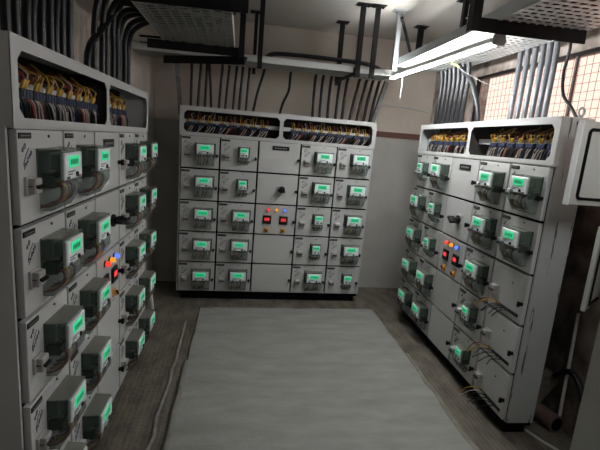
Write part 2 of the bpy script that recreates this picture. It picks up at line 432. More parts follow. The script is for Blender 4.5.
def m_nameplate():
    b = MB(); b.box(-0.090, 0.090, -0.004, 0, -0.022, 0.022, BLACK)
    for k in range(8): b.box(-0.066 + 0.017 * k, -0.055 + 0.017 * k, -0.0047, -0.0038, -0.006, 0.006, CHIP)
    return b.mesh('nameplate')
MNAM = m_nameplate()

WIREC = [RED, YELL, BLUE, WBLK, PALE]
def m_term(w):
    b = MB()
    b.box(-w * 0.45, w * 0.45, -0.03, 0.01, -0.032, 0.004, TERM, 0.004)
    for k in range(3): b.box(-w * 0.38 + k * w * 0.27, -w * 0.18 + k * w * 0.27, -0.033, -0.028, -0.024, -0.004, BLUE)
    return b.mesh('terminal_block')
def m_lug(w, seed):
    random.seed(seed); b = MB()
    for k in range(4):
        x = -w * 0.36 + k * w * 0.24; c = random.choice([YELL, YELL, YELL, RED, PALE, WBLK]); u = random.uniform
        b.tube(smooth([(x, -0.018, 0.022), (x + u(-.006, .006), -0.030 + u(-.012, .01), 0.044 + u(-.006, .014)), (x + u(-.014, .014), -0.004, 0.058 + u(-.006, .028)), (x + u(-.02, .02), 0.05, 0.066 + u(-.01, .05))], 4), 0.0036, c, 5)
        
    for x in (-w * .16, w * .08): b.tube([(x, -0.016, 0.000), (x, -0.024, 0.026), (x + .012, -0.022, 0.034)], 0.0078, YELL, 6)
    return b.mesh('cable_lug')
def m_tail(w, seed):
    random.seed(seed); b = MB()
    for k in range(6):
        x = -w * 0.40 + k * w * 0.16; c = random.choice([PALE, PALE, PALE, RED, WBLK, BLUE, WBLK])
        d = random.uniform(0.015, .055)
        b.tube(smooth([(x, -0.022, -0.026), (x - d * 0.35, -0.030, -0.048), (x - d * .8, -0.026, -0.076), (x - d * 1.2 - 0.01, -0.018, -0.106)], 4), 0.0040, c, 5)
    return b.mesh('lead_wires')
TW = 0.092
MTERM = m_term(TW); MLUG = [m_lug(TW, s) for s in range(4)]; MTAIL = [m_tail(TW, s + 20) for s in range(5)]

def cover_mesh(hw, z0, z1, d, name):
    b = MB()
    c = 0.008
    b.face([(-hw + c, -d, z0), (hw - c, -d, z0), (hw - c, -d, z1), (-hw + c, -d, z1)], CLEAR)
    b.face([(-hw, 0, z0), (-hw + c, -d, z0), (-hw + c, -d, z1), (-hw, 0, z1)], SMOKE)
    b.face([(hw, 0, z0), (hw - c, -d, z0), (hw - c, -d, z1), (hw, 0, z1)], SMOKE)
    b.face([(-hw, 0, z1), (-hw + c, -d, z1), (hw - c, -d, z1), (hw, 0, z1)], LID)
    b.bar((-hw, -0.002, z0), (-hw, -0.002, z1), 0.010, 0.004, SMOKE); b.bar((hw, -0.002, z0), (hw, -0.002, z1), 0.010, 0.004, SMOKE)
    return b.mesh(name)
def skirt_mesh(hw, z0, z1, d0, d1, name):
    b = MB()
    P = [(0, z1), (-d0, z1), (-d0, z1 - 0.02), (-d1, z0), (0, z0)]
    for x in (-hw, hw): b.face([(x, y, z) for y, z in P], SKIRT)
    for k in (1, 2, 3): b.face([(-hw, *P[k]), (hw, *P[k]), (hw, *P[k + 1]), (-hw, *P[k + 1])], SKIRT)
    return b.mesh(name)
def wide_meter_meshes():
    D = {}
    b = MB(); b.box(-0.086, 0.086, -0.040, 0, -0.012, 0.068, HOUSE, 0.004); b.box(-0.078, 0.078, -0.066, -0.040, 0.006, 0.058, HOUSE, 0.004)
    b.box(-0.084, 0.084, -0.052, 0, -0.066, -0.020, WBLK, 0.003); b.box(-0.080, -0.030, -0.058, -0.050, -0.040, -0.026, CHIP); b.box(0.020, 0.080, -0.058, -0.050, -0.040, -0.026, CHIP)
    b.box(-0.089, -0.083, -0.060, -0.030, -0.004, 0.002, CHIP); b.box(0.083, 0.089, -0.060, -0.030, -0.004, 0.002, CHIP); D['housing'] = b.mesh('housing')
    b = MB(); b.box(-0.084, 0.084, -0.090, -0.074, -0.034, 0.066, FACE, 0.004)
    b.box(-0.060, 0.010, -0.0908, -0.0898, -0.006, -0.002, PRINT); b.box(-0.060, -0.015, -0.0908, -0.0898, -0.016, -0.012, PRINT)
    b.box(-0.070, -0.040, -0.0908, -0.0898, -0.030, -0.021, PRINT); b.box(0.046, 0.072, -0.0908, -0.0898, -0.030, -0.024, RED)
    D['faceplate'] = b.mesh('faceplate')
    b = MB(); b.box(-0.050, 0.046, -0.093, -0.089, 0.012, 0.054, LCD, 0.001)
    for k in range(5): b.box(-0.036 + 0.015 * k, -0.027 + 0.015 * k, -0.0936, -0.0928, 0.022, 0.042, LCDD)
    D['display'] = b.mesh('display')
    b = MB(); b.tube([(0.026, -0.090, -0.018), (0.026, -0.095, -0.018)], 0.010, BLACK, 10); D['button'] = b.mesh('button')
    D['clear_cover'] = cover_mesh(0.098, -0.060, 0.078, 0.084, 'clear_cover')
    D['terminal_cover'] = skirt_mesh(0.092, -0.150, -0.060, 0.084, 0.040, 'terminal_cover')
    D['lead'] = []
    for k, c in enumerate((RED, YELL, RED, WBLK, PALE)):
        x = -0.060 + 0.030 * k; b = MB()
        b.tube(smooth([(x, -0.050, -0.050), (x, -0.070, -0.068), (x - 0.004, -0.066, -0.100), (x - 0.014, -0.040, -0.128), (x - 0.024, 0.0, -0.138)], 4), 0.0062, c, 6); D['lead'].append(b.mesh('lead_wire'))
    return D
def small_meter_meshes():
    D = {}
    b = MB(); b.box(-0.046, 0.046, -0.045, 0, -0.020, 0.055, HOUSE, 0.004)
    b.box(-0.044, 0.044, -0.045, 0, -0.062, -0.022, WBLK, 0.003); b.box(-0.062, 0.062, -0.006, 0, -0.100, -0.088, WBLK); D['housing'] = b.mesh('housing')
    b = MB(); b.box(-0.044, 0.044, -0.074, -0.055, -0.044, 0.053, FACE, 0.006)
    b.box(-0.030, 0.015, -0.0748, -0.0738, -0.006, -0.001, PRINT); b.box(-0.028, 0.002, -0.0748, -0.0738, -0.030, -0.016, PRINT)
    D['faceplate'] = b.mesh('faceplate')
    b = MB(); b.box(-0.036, 0.036, -0.077, -0.073, 0.010, 0.044, LCD, 0.001)
    for k in range(4): b.box(-0.024 + 0.013 * k, -0.016 + 0.013 * k, -0.0776, -0.0768, 0.018, 0.034, LCDD)
    D['display'] = b.mesh('display')
    b = MB(); b.tube([(0.026, -0.074, -0.022), (0.026, -0.079, -0.022)], 0.009, BLACK, 10); D['button'] = b.mesh('button')
    D['clear_cover'] = cover_mesh(0.056, -0.052, 0.064, 0.070, 'clear_cover')
    D['terminal_cover'] = skirt_mesh(0.050, -0.120, -0.052, 0.070, 0.030, 'terminal_cover')
    D['lead'] = []
    for k, c in enumerate((RED, WBLK)):
        x = -0.018 + 0.036 * k; b = MB()
        b.tube(smooth([(x, -0.035, -0.065), (x, -0.050, -0.085), (x - 0.008, -0.03, -0.105), (x - 0.010, 0.0, -0.112)], 4), 0.0058, c, 6); D['lead'].append(b.mesh('lead_wire'))
    return D
MW, MS = wide_meter_meshes(), small_meter_meshes()
ROWN = ['top row', 'second row', 'middle row', 'fourth row', 'bottom row']
ROWN2 = ['top', 'second', 'third', 'fourth', 'bottom']
COLN = {'back': ['far left column', 'second column from left', '', 'second column from right', 'far right column'],
        'left': ['column nearest the camera', 'second nearest column', '', 'second farthest column', 'farthest column'],
        'right': ['farthest column', 'second farthest column', '', 'second nearest column', 'column nearest the camera']}
SMALL = {'back': {(1, 0), (1, 1), (3, 2), (3, 3), (4, 4)}, 'left': set(), 'right': {(0, 0), (1, 1), (1, 2), (3, 3), (3, 4)}}
NOMETER = {'right': {(4, 2), (4, 3), (4, 4)}}

def meter(world, cab, i, j, small):
    D = MS if small else MW
    t = empty('energy_meter'); t.matrix_world = world
    for k in ('housing', 'faceplate', 'display', 'button', 'clear_cover', 'terminal_cover'): link(k, D[k], t)
    for m in D['lead']: link('lead_wire', m, t)
    kind = 'small single energy meter' if small else 'wide clear-covered energy meter'
    tag(t, '%s with green display, %s cabinet, %s, %s' % (kind, cab, ROWN[j], COLN[cab][i]), 'electricity meter', 'energy meters on the %s cabinet' % cab)
    return t

LABELC = {'back': 'light grey metering cabinet standing against the back wall between the two others',
          'left': 'light grey metering cabinet along the left wall, nearest the camera',
          'right': 'light grey metering cabinet with scratched side along the right wall below the window'}
def cabinet(key):
    d = CABS[key]; X = colx(d['sc']); W = X[-1]
    t = empty('metering_cabinet', (d['o'][0], d['o'][1], 0), d['rz'])
    tag(t, LABELC[key], 'electrical cabinet', 'metering cabinets')
    mt = t.matrix_basis.copy() if False else Matrix.Translation((d['o'][0], d['o'][1], 0)) @ Matrix.Rotation(d['rz'], 4, 'Z')
    e = 0.014                                             # frame margin at each end
    zb, zh = PL, PL + 5 * RH
    sh = SCR if key == 'right' else FRAME
    b = MB()
    b.box(-e, -0.001, 0.024, DEP, zb, HT, sh); b.box(W + 0.001, W + e, 0.024, DEP, zb, HT, sh)
    b.box(-e, 0.0, 0.0, 0.024, zh, HT, sh); b.box(W, W + e, 0.0, 0.024, zh, HT, sh)
    b.box(0, W, DEP - 0.006, DEP, zb, HT, FRAME); b.box(-e, W + e, -0.004, DEP, HT, HT + 0.008, FRAME); b.box(0, W, 0.02, DEP, zb, zb + 0.01, FRAME)
    b.box(0, W, 0.004, DEP - 0.006, zh - 0.006, zh + 0.006, FRAME)
    link('body', b.mesh('body'), t)
    b = MB(); mid = W * 0.5
    hz0, hz1 = zh + 0.030, HT - 0.036
    octo_frame(b, -e, mid, zh + 0.002, HT, 0.028, mid - 0.020, hz0, hz1, 0.030, -0.003, 0.0, FRAME)
    octo_frame(b, mid, W + e, zh + 0.002, HT, mid + 0.020, W - 0.028, hz0, hz1, 0.030, -0.003, 0.0, FRAME)
    link('header_frame', b.mesh('header_frame'), t)
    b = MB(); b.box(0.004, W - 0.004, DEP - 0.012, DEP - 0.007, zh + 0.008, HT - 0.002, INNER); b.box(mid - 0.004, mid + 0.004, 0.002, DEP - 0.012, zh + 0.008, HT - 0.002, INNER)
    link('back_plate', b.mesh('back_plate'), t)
    b = MB(); b.box(0.0, W, 0.0265, 0.034, zb + 0.004, zh - 0.004, RUBBER); link('door_seal', b.mesh('door_seal'), t)
    b = MB(); b.box(0.03, W - 0.03, 0.05, DEP - 0.02, 0, PL, PLINTH); b.box(0.0, W, 0.03, DEP, PL - 0.03, PL, PLINTH); link('plinth', b.mesh('plinth'), t)
    # terminal chamber
    for (h0, h1) in ((0.032, mid - 0.024), (mid + 0.024, W - 0.032)):
        b = MB(); b.box(h0 - 0.02, (h1 + 0.02) if key != 'left' or h0 < mid else h1 - 0.36, 0.085, 0.10, zh + 0.118, zh + 0.158, WHRAIL); link('mounting_rail', b.mesh('mounting_rail'), t)
        gap0, gap1 = 0.0, 0.0
        if key == 'right' and h0 > mid: gap0 = 0.21
        if key == 'right' and h0 < mid: gap0 = 0.10
        if key == 'left' and h0 > mid: gap1 = 0.38
        if key == 'back' and h0 < mid: gap1 = 0.10
        if key == 'back' and h0 > mid: gap0 = 0.08
        a0, a1 = h0 + gap0, h1 - gap1; n = max(3, int((a1 - a0) / 0.098))
        for k in range(n):
            x = a0 + (a1 - a0) * (k + 0.5) / n
            tb = link('terminal_block', MTERM, t, (x, 0.072, zh + 0.128))
            link('cable_lug', MLUG[(k * 3 + n) % 4], tb); lw = link('lead_wires', MTAIL[(k * 2 + n) % 5], tb)
            if key == 'left': lw.scale = (-1, 1, 1)
    # doors
    for i in range(5):
        w = X[i + 1] - X[i]; g = 0.0085
        b = MB(); b.box(g, w - g, 0, 0.026, g, RH - g, GREY, 0.002); dm = b.mesh('door')
        for j in range(5):
            z0 = zh - (j + 1) * RH
            dr = link('door', dm, t, (X[i], 0, z0))
            if i == 2:
                if j == 0: link('nameplate', MNAM, dr, (w * 0.52, 0, RH * 0.80 if key != 'right' else RH * 0.78))
                if j == 1:
                    r = link('rotary_switch', MROT, dr, (w * 0.60, 0, RH * 0.50))
                    r.delta_scale = (1, 1, 1)
                    link('rotary_knob', MKNOB, dr, (w * 0.60, 0, RH * 0.50))
                if j == 2:
                    for q, m in enumerate((MLR, MLAM, MLB)): link('pilot_light', m, dr, (w * (0.32 + 0.20 * q), 0, RH * 0.83))
                    for q in (0, 1):
                        link('digital_display', MDIS, dr, (w * (0.30 + 0.40 * q), 0, RH * 0.50)); link('display_digits', MDIG, dr, (w * (0.30 + 0.40 * q), 0, RH * 0.50))
                        link('selector_switch', MSEL, dr, (w * (0.30 + 0.40 * q), 0, RH * 0.16))
                link('latch', MLA, dr, (w - 0.022, 0, RH * 0.46))
                continue
            link('latch', MLA, dr, (w - 0.026, 0, RH * 0.42))
            if (i, j) in NOMETER.get(key, ()):
                mc = link('breaker_switch', MMC, dr, (0.075, 0, RH * 0.42)); 
                link('breaker_toggle', MTG, dr, (0.075, 0, RH * 0.42))
                random.seed(j * 7)
                hb = MB(); hx0, hx1 = w * 0.30, w * 0.86; hzz = RH * 0.16
                hb.box(hx0 - 0.012, hx1 + 0.012, -0.006, 0, hzz - 0.010, hzz + 0.010, BLACK); link('wire_entry', hb.mesh('wire_entry'), dr)
                for k in range(6):
                    x = hx0 + (hx1 - hx0) * k / 5
                    wb = MB(); L = random.uniform(0.10, 0.17); dz = random.uniform(-.02, .05)
                    wb.tube(smooth([(x, 0.0, hzz), (x - 0.01, -0.04, hzz + 0.02), (x - 0.04, -0.09, hzz + 0.005 + dz * .4), (x - 0.07, -L, hzz - 0.05 + dz * .4)], 5), 0.0032, [RED, YELL, BLUE, WBLK, WBLK, WBLK][k] if j < 4 else [YELL, PALE, WBLK, WBLK, WBLK, WBLK][k], 6)
                    link('loose_wire', wb.mesh('loose_wire'), dr)
                link('screw', MSCW, dr, (w * 0.62, 0, RH * 0.72))
                continue
            link('label_plate', ML, dr, (0.014, 0, RH - 0.018))
            link('marker_writing', MSCR[(i * 5 + j + len(key)) % 6], dr, (0.030, 0, RH - 0.072))
            link('breaker_switch', MMC, dr, (0.074, 0, RH * 0.41)); link('breaker_toggle', MTG, dr, (0.074, 0, RH * 0.41))
            small = (i, j) in SMALL[key]
            random.seed(i * 31 + j * 7 + len(key))
            mx = w * (0.63 if not small else 0.62)
            L = Matrix.Translation((X[i] + mx, -0.0002, z0 + RH * 0.565 + random.uniform(-.006, .006))) @ Matrix.Rotation(random.uniform(-.02, .02), 4, 'Y')
            meter(mt @ L, key, i, j, small)
            link('screw', MSCW, dr, (mx, 0, RH - 0.030))
    return t
for k in ('back', 'left', 'right'): cabinet(k)

def cab_world(key, x, y, z):
    d = CABS[key]
    return Matrix.Translation((d['o'][0], d['o'][1], 0)) @ Matrix.Rotation(d['rz'], 4, 'Z') @ Vector((x, y, z))

# lifting eyes on the cabinet tops
def eyebolt(p, lab, rz):
    b = MB(); R = 0.024
    b.tube([(0, 0, 0), (0, 0, 0.014)], 0.012, STEEL, 10)
    b.tube([(R * math.cos(a), 0, 0.036 + R * math.sin(a)) for a in [2 * PI * k / 20 for k in range(21)]], 0.006, STEEL, 8, False)
    o = link('lifting_eye', b.mesh('lifting_eye'), None, p, (0, 0, rz)); tag(o, lab, 'lifting eye', 'lifting eyes on the cabinets')
eyebolt((1.95, 2.315, HT + 0.008), 'steel lifting eye on top of the right cabinet near the hanging cable', 0.2)
eyebolt((-0.85, 3.42, HT + 0.008), 'steel lifting eye on top of the left cabinet at its far end', 0.5)

ORD = ['first', 'second', 'third', 'fourth', 'fifth', 'sixth', 'seventh', 'eighth', 'ninth', 'tenth', 'eleventh', 'twelfth', 'thirteenth', 'fourteenth', 'fifteenth', 'sixteenth', 'seventeenth', 'eighteenth', 'nineteenth', 'twentieth']
def cable(pts, r, m, lab, group, cat='cable', name='power_cable', n=10):
    b = MB(); b.tube(smooth(pts, 7), r, m, n)
    o = link(name, b.mesh(name)); tag(o, lab, cat, group); return o
ZT = HT + 0.008
# left cabinet: eighteen thick cables up into the left tray
LY = [1.735, 1.80, 1.87, 1.93, 2.01, 2.09, 2.155, 2.22, 2.30, 2.53, 2.67, 2.81, 2.90, 3.00, 3.10, 3.18, 3.27, 3.36]
random.seed(11)
for k, y in enumerate(LY):
    x = -0.840 + random.uniform(-.006, .006); lean = [.0, -.01, .05, .045, .01, .005, .03, 0, 0, 0, .01, .0, -.01, 0, 0, 0, 0, 0][k]
    if k == 9: lean = 0.42
    zt = 2.53 + 0.03 * (k % 3)
    if k < 13:
        pts = [(x, y, ZT - 0.01), (x, y + lean * 0.1, ZT + 0.15), (x + 0.01, y + lean * 0.7, zt - 0.13), (x + 0.05, y + lean, zt), (x + 0.16, y + lean, zt + 0.09), (-0.612 + 0.041 * k, y + lean - 0.10, 2.545), (-0.612 + 0.041 * k, y + lean - 0.5, 2.53), (-0.612 + 0.041 * k, 0.2, 2.53)]
    else:
        q = (k - 13) * 0.028
        zt = 2.56 - q * 0.6
        pts = [(x, y, ZT - 0.01), (x, y + 0.01, ZT + 0.2), (x + 0.005, y + 0.0, zt - 0.10), (x + 0.05, y - 0.02, zt + 0.0), (x + 0.18, y - 0.04, 2.56), (x + 0.34, y - 0.12, 2.545), (-0.56 + 0.086 * (k - 12), y - 0.45, 2.565), (-0.56 + 0.086 * (k - 12), 0.2, 2.565)]
    cable(pts, 0.0175, CABLE, 'thick black cable rising from the left cabinet, %s from its near end' % ORD[k], 'black cables rising from the left cabinet')
# back cabinet
BX = [-0.538, -0.467, -0.395, -0.330, -0.250, -0.185, -0.104, -0.041, 0.032, 0.106]
random.seed(12)
for k, x in enumerate(BX):
    lean = [0, .02, .01, -.03, .02, .025, .02, .02, .015, .09][k]
    cable([(x, 4.70, ZT - 0.01), (x + lean * 0.4, 4.70, ZT + 0.2), (x + lean, 4.68, 2.49), (x + lean, 4.58, 2.555), (x + lean * .8 - .02, 4.36, 2.565), (-0.60 + 0.05 * k, 3.95, 2.535), (-0.60 + 0.05 * k, 3.5, 2.53), (-0.60 + 0.05 * k, 3.25, 2.53)], 0.0145, CABLE,
          'thin black cable in the left bunch above the back cabinet, %s from the left' % ORD[k], 'left bunch of black cables above the back cabinet')
cable([(0.39, 4.70, ZT - 0.01), (0.42, 4.70, 2.20), (0.47, 4.69, 2.33), (0.475, 4.66, 2.49), (0.475, 4.55, 2.56), (0.475, 4.40, 2.575)], 0.0145, CABLE,
      'single curved black cable rising from the middle of the back cabinet', 'single cables above the back cabinet')
BX2 = [0.753, 0.830, 0.919, 1.008, 1.080, 1.165, 1.245, 1.325, 1.395]
for k, x in enumerate(BX2):
    lean = [-.005, 0, 0, .01, .015, .06, .06, .05, .05][k]
    cable([(x, 4.72, ZT - 0.01), (x + lean * 0.5, 4.72, ZT + 0.2), (x + lean * 0.9, 4.71, 2.42), (x + lean, 4.68, 2.50), (x + lean, 4.58, 2.56), (x + lean, 4.40, 2.575)], 0.016, CABLE,
          'thin black cable in the right bunch above the back cabinet, %s from the left' % ORD[k], 'right bunch of black cables above the back cabinet')
# right cabinet: far bunch and near bunch into the right tray
for k in range(7):
    y = 4.19 - 0.085 * k; x = 1.93
    cable([(x, y, ZT - 0.01), (x, y - 0.01, ZT + 0.2), (x, y - 0.02, 2.46), (x - 0.02, y - 0.02, 2.60), (x - 0.08, y - 0.04, 2.68), (1.87 - 0.05 * k, y - 0.25, 2.645), (1.87 - 0.05 * k, y - 0.6, 2.628), (1.87 - 0.05 * k, 0.2, 2.628)], 0.021, CABLED,
          'grey black cable in the far bunch above the right cabinet, %s from its far end' % ORD[k], 'far bunch of cables above the right cabinet')
cable([(1.94, 3.42, ZT - 0.01), (1.94, 3.46, 2.22), (1.93, 3.60, 2.44), (1.91, 3.74, 2.55), (1.84, 3.80, 2.645), (1.70, 3.78, 2.68)], 0.022, CABLED,
      'single grey bent cable leaning towards the far bunch above the right cabinet', 'single cable above the right cabinet')
NY = [3.044, 2.962, 2.88, 2.80, 2.733, 2.67]
for k, y in enumerate(NY):
    x = 1.98; up = y * 1.032
    cable([(x, y, ZT - 0.01), (x + 0.022, y + (up - y) * .33, ZT + 0.17), (x + 0.048, y + (up - y) * .7, 2.43), (x + 0.066, up, 2.56), (x + 0.05, up, 2.655), (x - 0.01, up - 0.01, 2.70), (x - 0.09, up - 0.08, 2.69), (1.86 - 0.055 * k, up - 0.35, 2.668), (1.86 - 0.055 * k, 0.2, 2.668)], 0.0195, CABLE_LIT,
          'thick light-painted grey cable in the near bunch before the window, %s from its far end' % ORD[k], 'near bunch of cables above the right cabinet')
# hanging black cable
cable([(2.08, 2.70, 2.63), (2.09, 2.69, 2.55), (2.085, 2.70, 2.40), (2.05, 2.62, 2.25), (1.97, 2.42, 2.14), (1.90, 2.24, 2.02), (1.89, 2.15, 1.93), (1.95, 2.135, 1.86)], 0.010, CABLE,
      'slack black cable hanging from the right tray down to the open grey enclosure', None)
# cable lying in the back tray
cable([(0.17, 4.28, 2.53), (0.24, 4.30, 2.605), (0.45, 4.30, 2.622), (0.9, 4.30, 2.622), (1.20, 4.30, 2.61), (1.34, 4.28, 2.56)], 0.020, CABLE, 'long black cable lying in the back tray behind its pale rail', None)

# ------------------------------------------------------------------ trays
def tray(name, L, W, H, bed, rail, loc, rz, lab, grp):
    """local x = length, y = width"""
    t = empty(name, loc, rz); tag(t, lab, 'cable tray', grp)
    b = MB(); b.box(0, L, 0.002, W - 0.002, 0, 0.003, bed); link('tray_bed', b.mesh('tray_bed'), t)
    for y0 in (0, W):
        b = MB(); s = 1 if y0 == 0 else -1
        b.box(0, L, y0, y0 + s * 0.003, -0.001, H, rail); b.box(0, L, y0, y0 + s * 0.014, H - 0.003, H, rail)
        link('side_rail', b.mesh('side_rail'), t)
    return t
GR = 'perforated cable trays under the ceiling'
tray('cable_tray', 2.36, 0.34, 0.058, BED3, WHRAIL, (XL + 0.005, 4.07, 2.485), 0.0, 'pale-railed perforated cable tray running across above the back cabinet', GR)
tray('cable_tray', 4.9, 0.55, 0.06, BED1, WHRAIL, (-0.09, -1.2, 2.50), PI / 2, 'wide dark perforated cable tray running overhead at the left', GR)
tray('cable_tray', 5.2, 0.57, 0.065, BED2, STEEL, (2.01, -1.0, 2.60), PI / 2, 'bright galvanised slotted cable tray running overhead at the right above the tube light', GR)

def hanger(x, y, z0, lab, mat=ANGLE, w=0.045, rot=0.0, top=ZC, plate=True):
    t = empty('tray_hanger', (x, y, z0), rot); tag(t, lab, 'tray hanger', 'angle iron hangers holding the trays')
    b = MB(); b.angle((-w / 2, -w / 2, 0), (-w / 2, -w / 2, top - z0 - 0.004), w, w, 0.005, mat, (1, 0, 0)); link('upright', b.mesh('upright'), t)
    if plate:
        b = MB(); b.box(-0.065, 0.065, -0.05, 0.05, top - z0 - 0.006, top - z0, mat)
        for sx in (-.045, .045): b.tube([(sx, 0, top - z0 - 0.006), (sx, 0, top - z0 - 0.022)], 0.008, mat, 8)
        link('ceiling_plate', b.mesh('ceiling_plate'), t)
    return t
hanger(1.03, 4.045, 2.44, 'black hanger in front of the back tray, left of the pair at its right end', w=0.042)
hanger(1.165, 4.035, 2.44, 'black hanger in front of the back tray, right of the pair at its right end', w=0.040)
hanger(0.985, 4.68, 2.43, 'black hanger behind the back tray, above the right bunch of cables', w=0.045)
hanger(1.395, 4.10, 2.54, 'pale silver hanger beside the far end of the tube light', STEEL, 0.045)
hanger(0.09, 4.70, 2.46, 'thin black hanger behind the back tray at the left tray corner', w=0.035)
hanger(0.125, 4.025, 2.42, 'black hanger in front of the back tray next to the left tray corner', w=0.042)
hanger(-0.035, 3.60, 2.42, 'dark upright at the right end of the far crossbar under the left tray', w=0.045)
hanger(1.79, 3.62, 2.61, 'short black hanger above the right tray near its middle', w=0.04)
hanger(1.775, 4.50, 2.61, 'short black hanger at the far end of the right tray', w=0.05)
hanger(1.285, 2.47, 2.515, 'heavy black upright holding the crossbar of the right tray', w=0.055)
def crossbar(a, c, h, lab, mat=ANGLE):
    b = MB(); b.angle(a, c, 0.05, h, 0.006, mat, (0, 1, 0) if abs(c[0] - a[0]) > abs(c[1] - a[1]) else (1, 0, 0))
    o = link('tray_crossbar', b.mesh('tray_crossbar')); tag(o, lab, 'crossbar', 'angle iron crossbars under the trays'); return o
crossbar((-0.76, 3.64, 2.498), (-0.012, 3.62, 2.498), -0.062, 'black crossbar under the far end of the left tray')
crossbar((-0.745, 4.26, 2.482), (-0.01, 3.80, 2.470), -0.062, 'black crossbar at the corner of the left tray and the back tray')
crossbar((-0.76, 2.41, 2.498), (-0.0, 2.37, 2.498), -0.06, 'black crossbar under the left tray nearest the camera')
crossbar((1.262, 2.49, 2.598), (2.010, 2.47, 2.598), -0.074, 'heavy black crossbar carrying the right tray above the lamp holder')
crossbar((1.00, 4.02, 2.482), (0.96, 4.72, 2.482), -0.045, 'short black crossbar under the right end of the back tray')
b = MB(); b.bar((1.40, 4.05, 3.00), (1.72, 4.46, 2.69), 0.028, 0.028, ANGLE); o = link('diagonal_strut', b.mesh('diagonal_strut')); tag(o, 'thin black diagonal strut between silver hanger and right tray', 'strut')
def post(a, c, lab):
    b = MB(); b.angle(a, c, 0.042, 0.042, 0.005, ANGLEG, (1, 0, 0)); o = link('corner_post', b.mesh('corner_post')); tag(o, lab, 'post', 'grey posts at the corners of the back cabinet')
post((-0.655, 4.66, 1.99), (-0.655, 4.30, 2.482), 'grey angle iron post at the left edge of the back cabinet')
post((1.405, 4.68, 2.08), (1.445, 4.46, 2.485), 'grey angle iron post at the right edge of the back cabinet')
for k, (z, lab) in enumerate(((2.66, 'upper of two thin dark rods reaching from the left wall above the back tray'), (2.60, 'lower of two thin dark rods reaching from the left wall above the back tray'))):
    b = MB(); b.tube([(XL, 4.40, z), (-0.62, 4.36, z)], 0.010, ANGLE, 8); o = link('wall_rod', b.mesh('wall_rod')); tag(o, lab, 'rod', 'dark rods at the left wall')

# ------------------------------------------------------------------ tube light
A = Vector((1.430, 4.17, 2.498)); B = Vector((1.510, 2.56, 2.500))
t = empty('tube_light', A); tag(t, 'glowing white fluorescent tube light hung under the right tray', 'lamp')
def rel(p): return tuple(Vector(p) - A)
dirv = (B - A).normalized(); side = Vector((-1, 0, 0))
b = MB(); b.bar(rel(A + Vector((-0.040, 0, 0.006))), rel(B + Vector((-0.040, 0, 0.006))), 0.036, 0.026, BATTEN, (1, 0, 0)); link('batten', b.mesh('batten'), t)
b = MB(); b.tube([rel(A), rel(B)], 0.0165, TUBE, 14); o = link('tube', b.mesh('tube'), t); o['label'] = 'glowing white tube'
for P, s in ((A, -1), (B, 1)):
    b = MB(); e0 = P + dirv * (0.0 if s > 0 else -0.03); e1 = P + dirv * (0.035 if s > 0 else 0.0)
    b.bar(rel(e0 + Vector((-0.012, 0, 0.008))), rel(e1 + Vector((-0.012, 0, 0.008))), 0.062, 0.062, ENDCAP, (1, 0, 0))
    b.tube([rel(e0), rel(e1)], 0.026, ENDCAP, 12); link('lamp_holder', b.mesh('lamp_holder'), t)
b = MB(); b.tube(smooth([rel(B + Vector((-0.03, 0.02, 0.03))), rel(B + Vector((0.03, 0.0, 0.075))), rel(B + Vector((0.09, -0.02, 0.10)))], 5), 0.004, PVC, 6); link('tie_wire', b.mesh('tie_wire'), t)
b = MB(); b.tube([(1.475, 4.05, 2.48), (1.477, 4.05, 2.38), (1.473, 4.05, 2.30)], 0.0035, PVC, 6); o = link('pull_cord', b.mesh('pull_cord')); tag(o, 'thin white cord hanging from far end of the tube light', 'cord')
cable([(1.80, 3.70, 2.60), (1.85, 3.62, 2.52), (1.88, 3.40, 2.42), (1.93, 3.05, 2.30), (1.95, 2.98, 2.28)], 0.0018, ENDCAP, 'thin pale wire sagging in front of the window to the near cables', None, 'wire', 'thin_wire', 6)
b = MB(); b.tube([(1.79, 3.73, 2.588), (1.81, 3.69, 2.575), (1.83, 3.655, 2.55)], 0.009, YCONN, 8); o = link('yellow_connector', b.mesh('yellow_connector')); tag(o, 'yellow taped joint at the upper end of the thin pale wire', 'connector')
b = MB(); b.tube(smooth([(1.62, YB - 0.012, 2.32), (1.95, YB - 0.012, 2.315), (2.25, YB - 0.012, 2.29)], 5), 0.012, PVC, 8); o = link('wall_conduit', b.mesh('wall_conduit')); tag(o, 'pale conduit fixed on back wall behind the tube light', 'conduit')

# ------------------------------------------------------------------ right foreground
t = empty('grey_enclosure', (2.06, 1.70, 1.55)); tag(t, 'grey wall enclosure with open gasketed door in front of the right cabinet', 'enclosure')
b = MB()
b.box(0.0, 0.24, -0.42, 0.30, 0.0, 0.012, BOXG); b.box(0.0, 0.24, -0.42, 0.30, 0.50, 0.512, BOXG)
b.box(0.228, 0.24, -0.42, 0.30, 0.012, 0.50, BOXG); b.box(0.0, 0.228, -0.42, -0.408, 0.012, 0.50, BOXG); b.box(0.0, 0.228, 0.288, 0.30, 0.012, 0.50, BOXG)
link('case', b.mesh('case'), t)
b = MB(); b.box(-0.285, 0.20, 0.385, 0.410, 0.045, 0.495, BOXG, 0.004)
b.box(-0.288, -0.283, 0.372, 0.412, 0.045, 0.495, EDGE_HI)  # white strip along the door edge paints its highlight
d = link('door', b.mesh('door'), t)
b = MB()
def ring(b, x0, x1, z0, z1, w, y, c, m):
    out = [(x0 + c, z0), (x1 - c, z0), (x1, z0 + c), (x1, z1 - c), (x1 - c, z1), (x0 + c, z1), (x0, z1 - c), (x0, z0 + c), (x0 + c, z0)]
    for p, q in zip(out[:-1], out[1:]): b.tube([(p[0], y, p[1]), (q[0], y, q[1])], w, m, 6)
ring(b, -0.232, 0.16, 0.082, 0.452, 0.0085, 0.381, 0.012, RUBBER); link('gasket', b.mesh('gasket'), d)
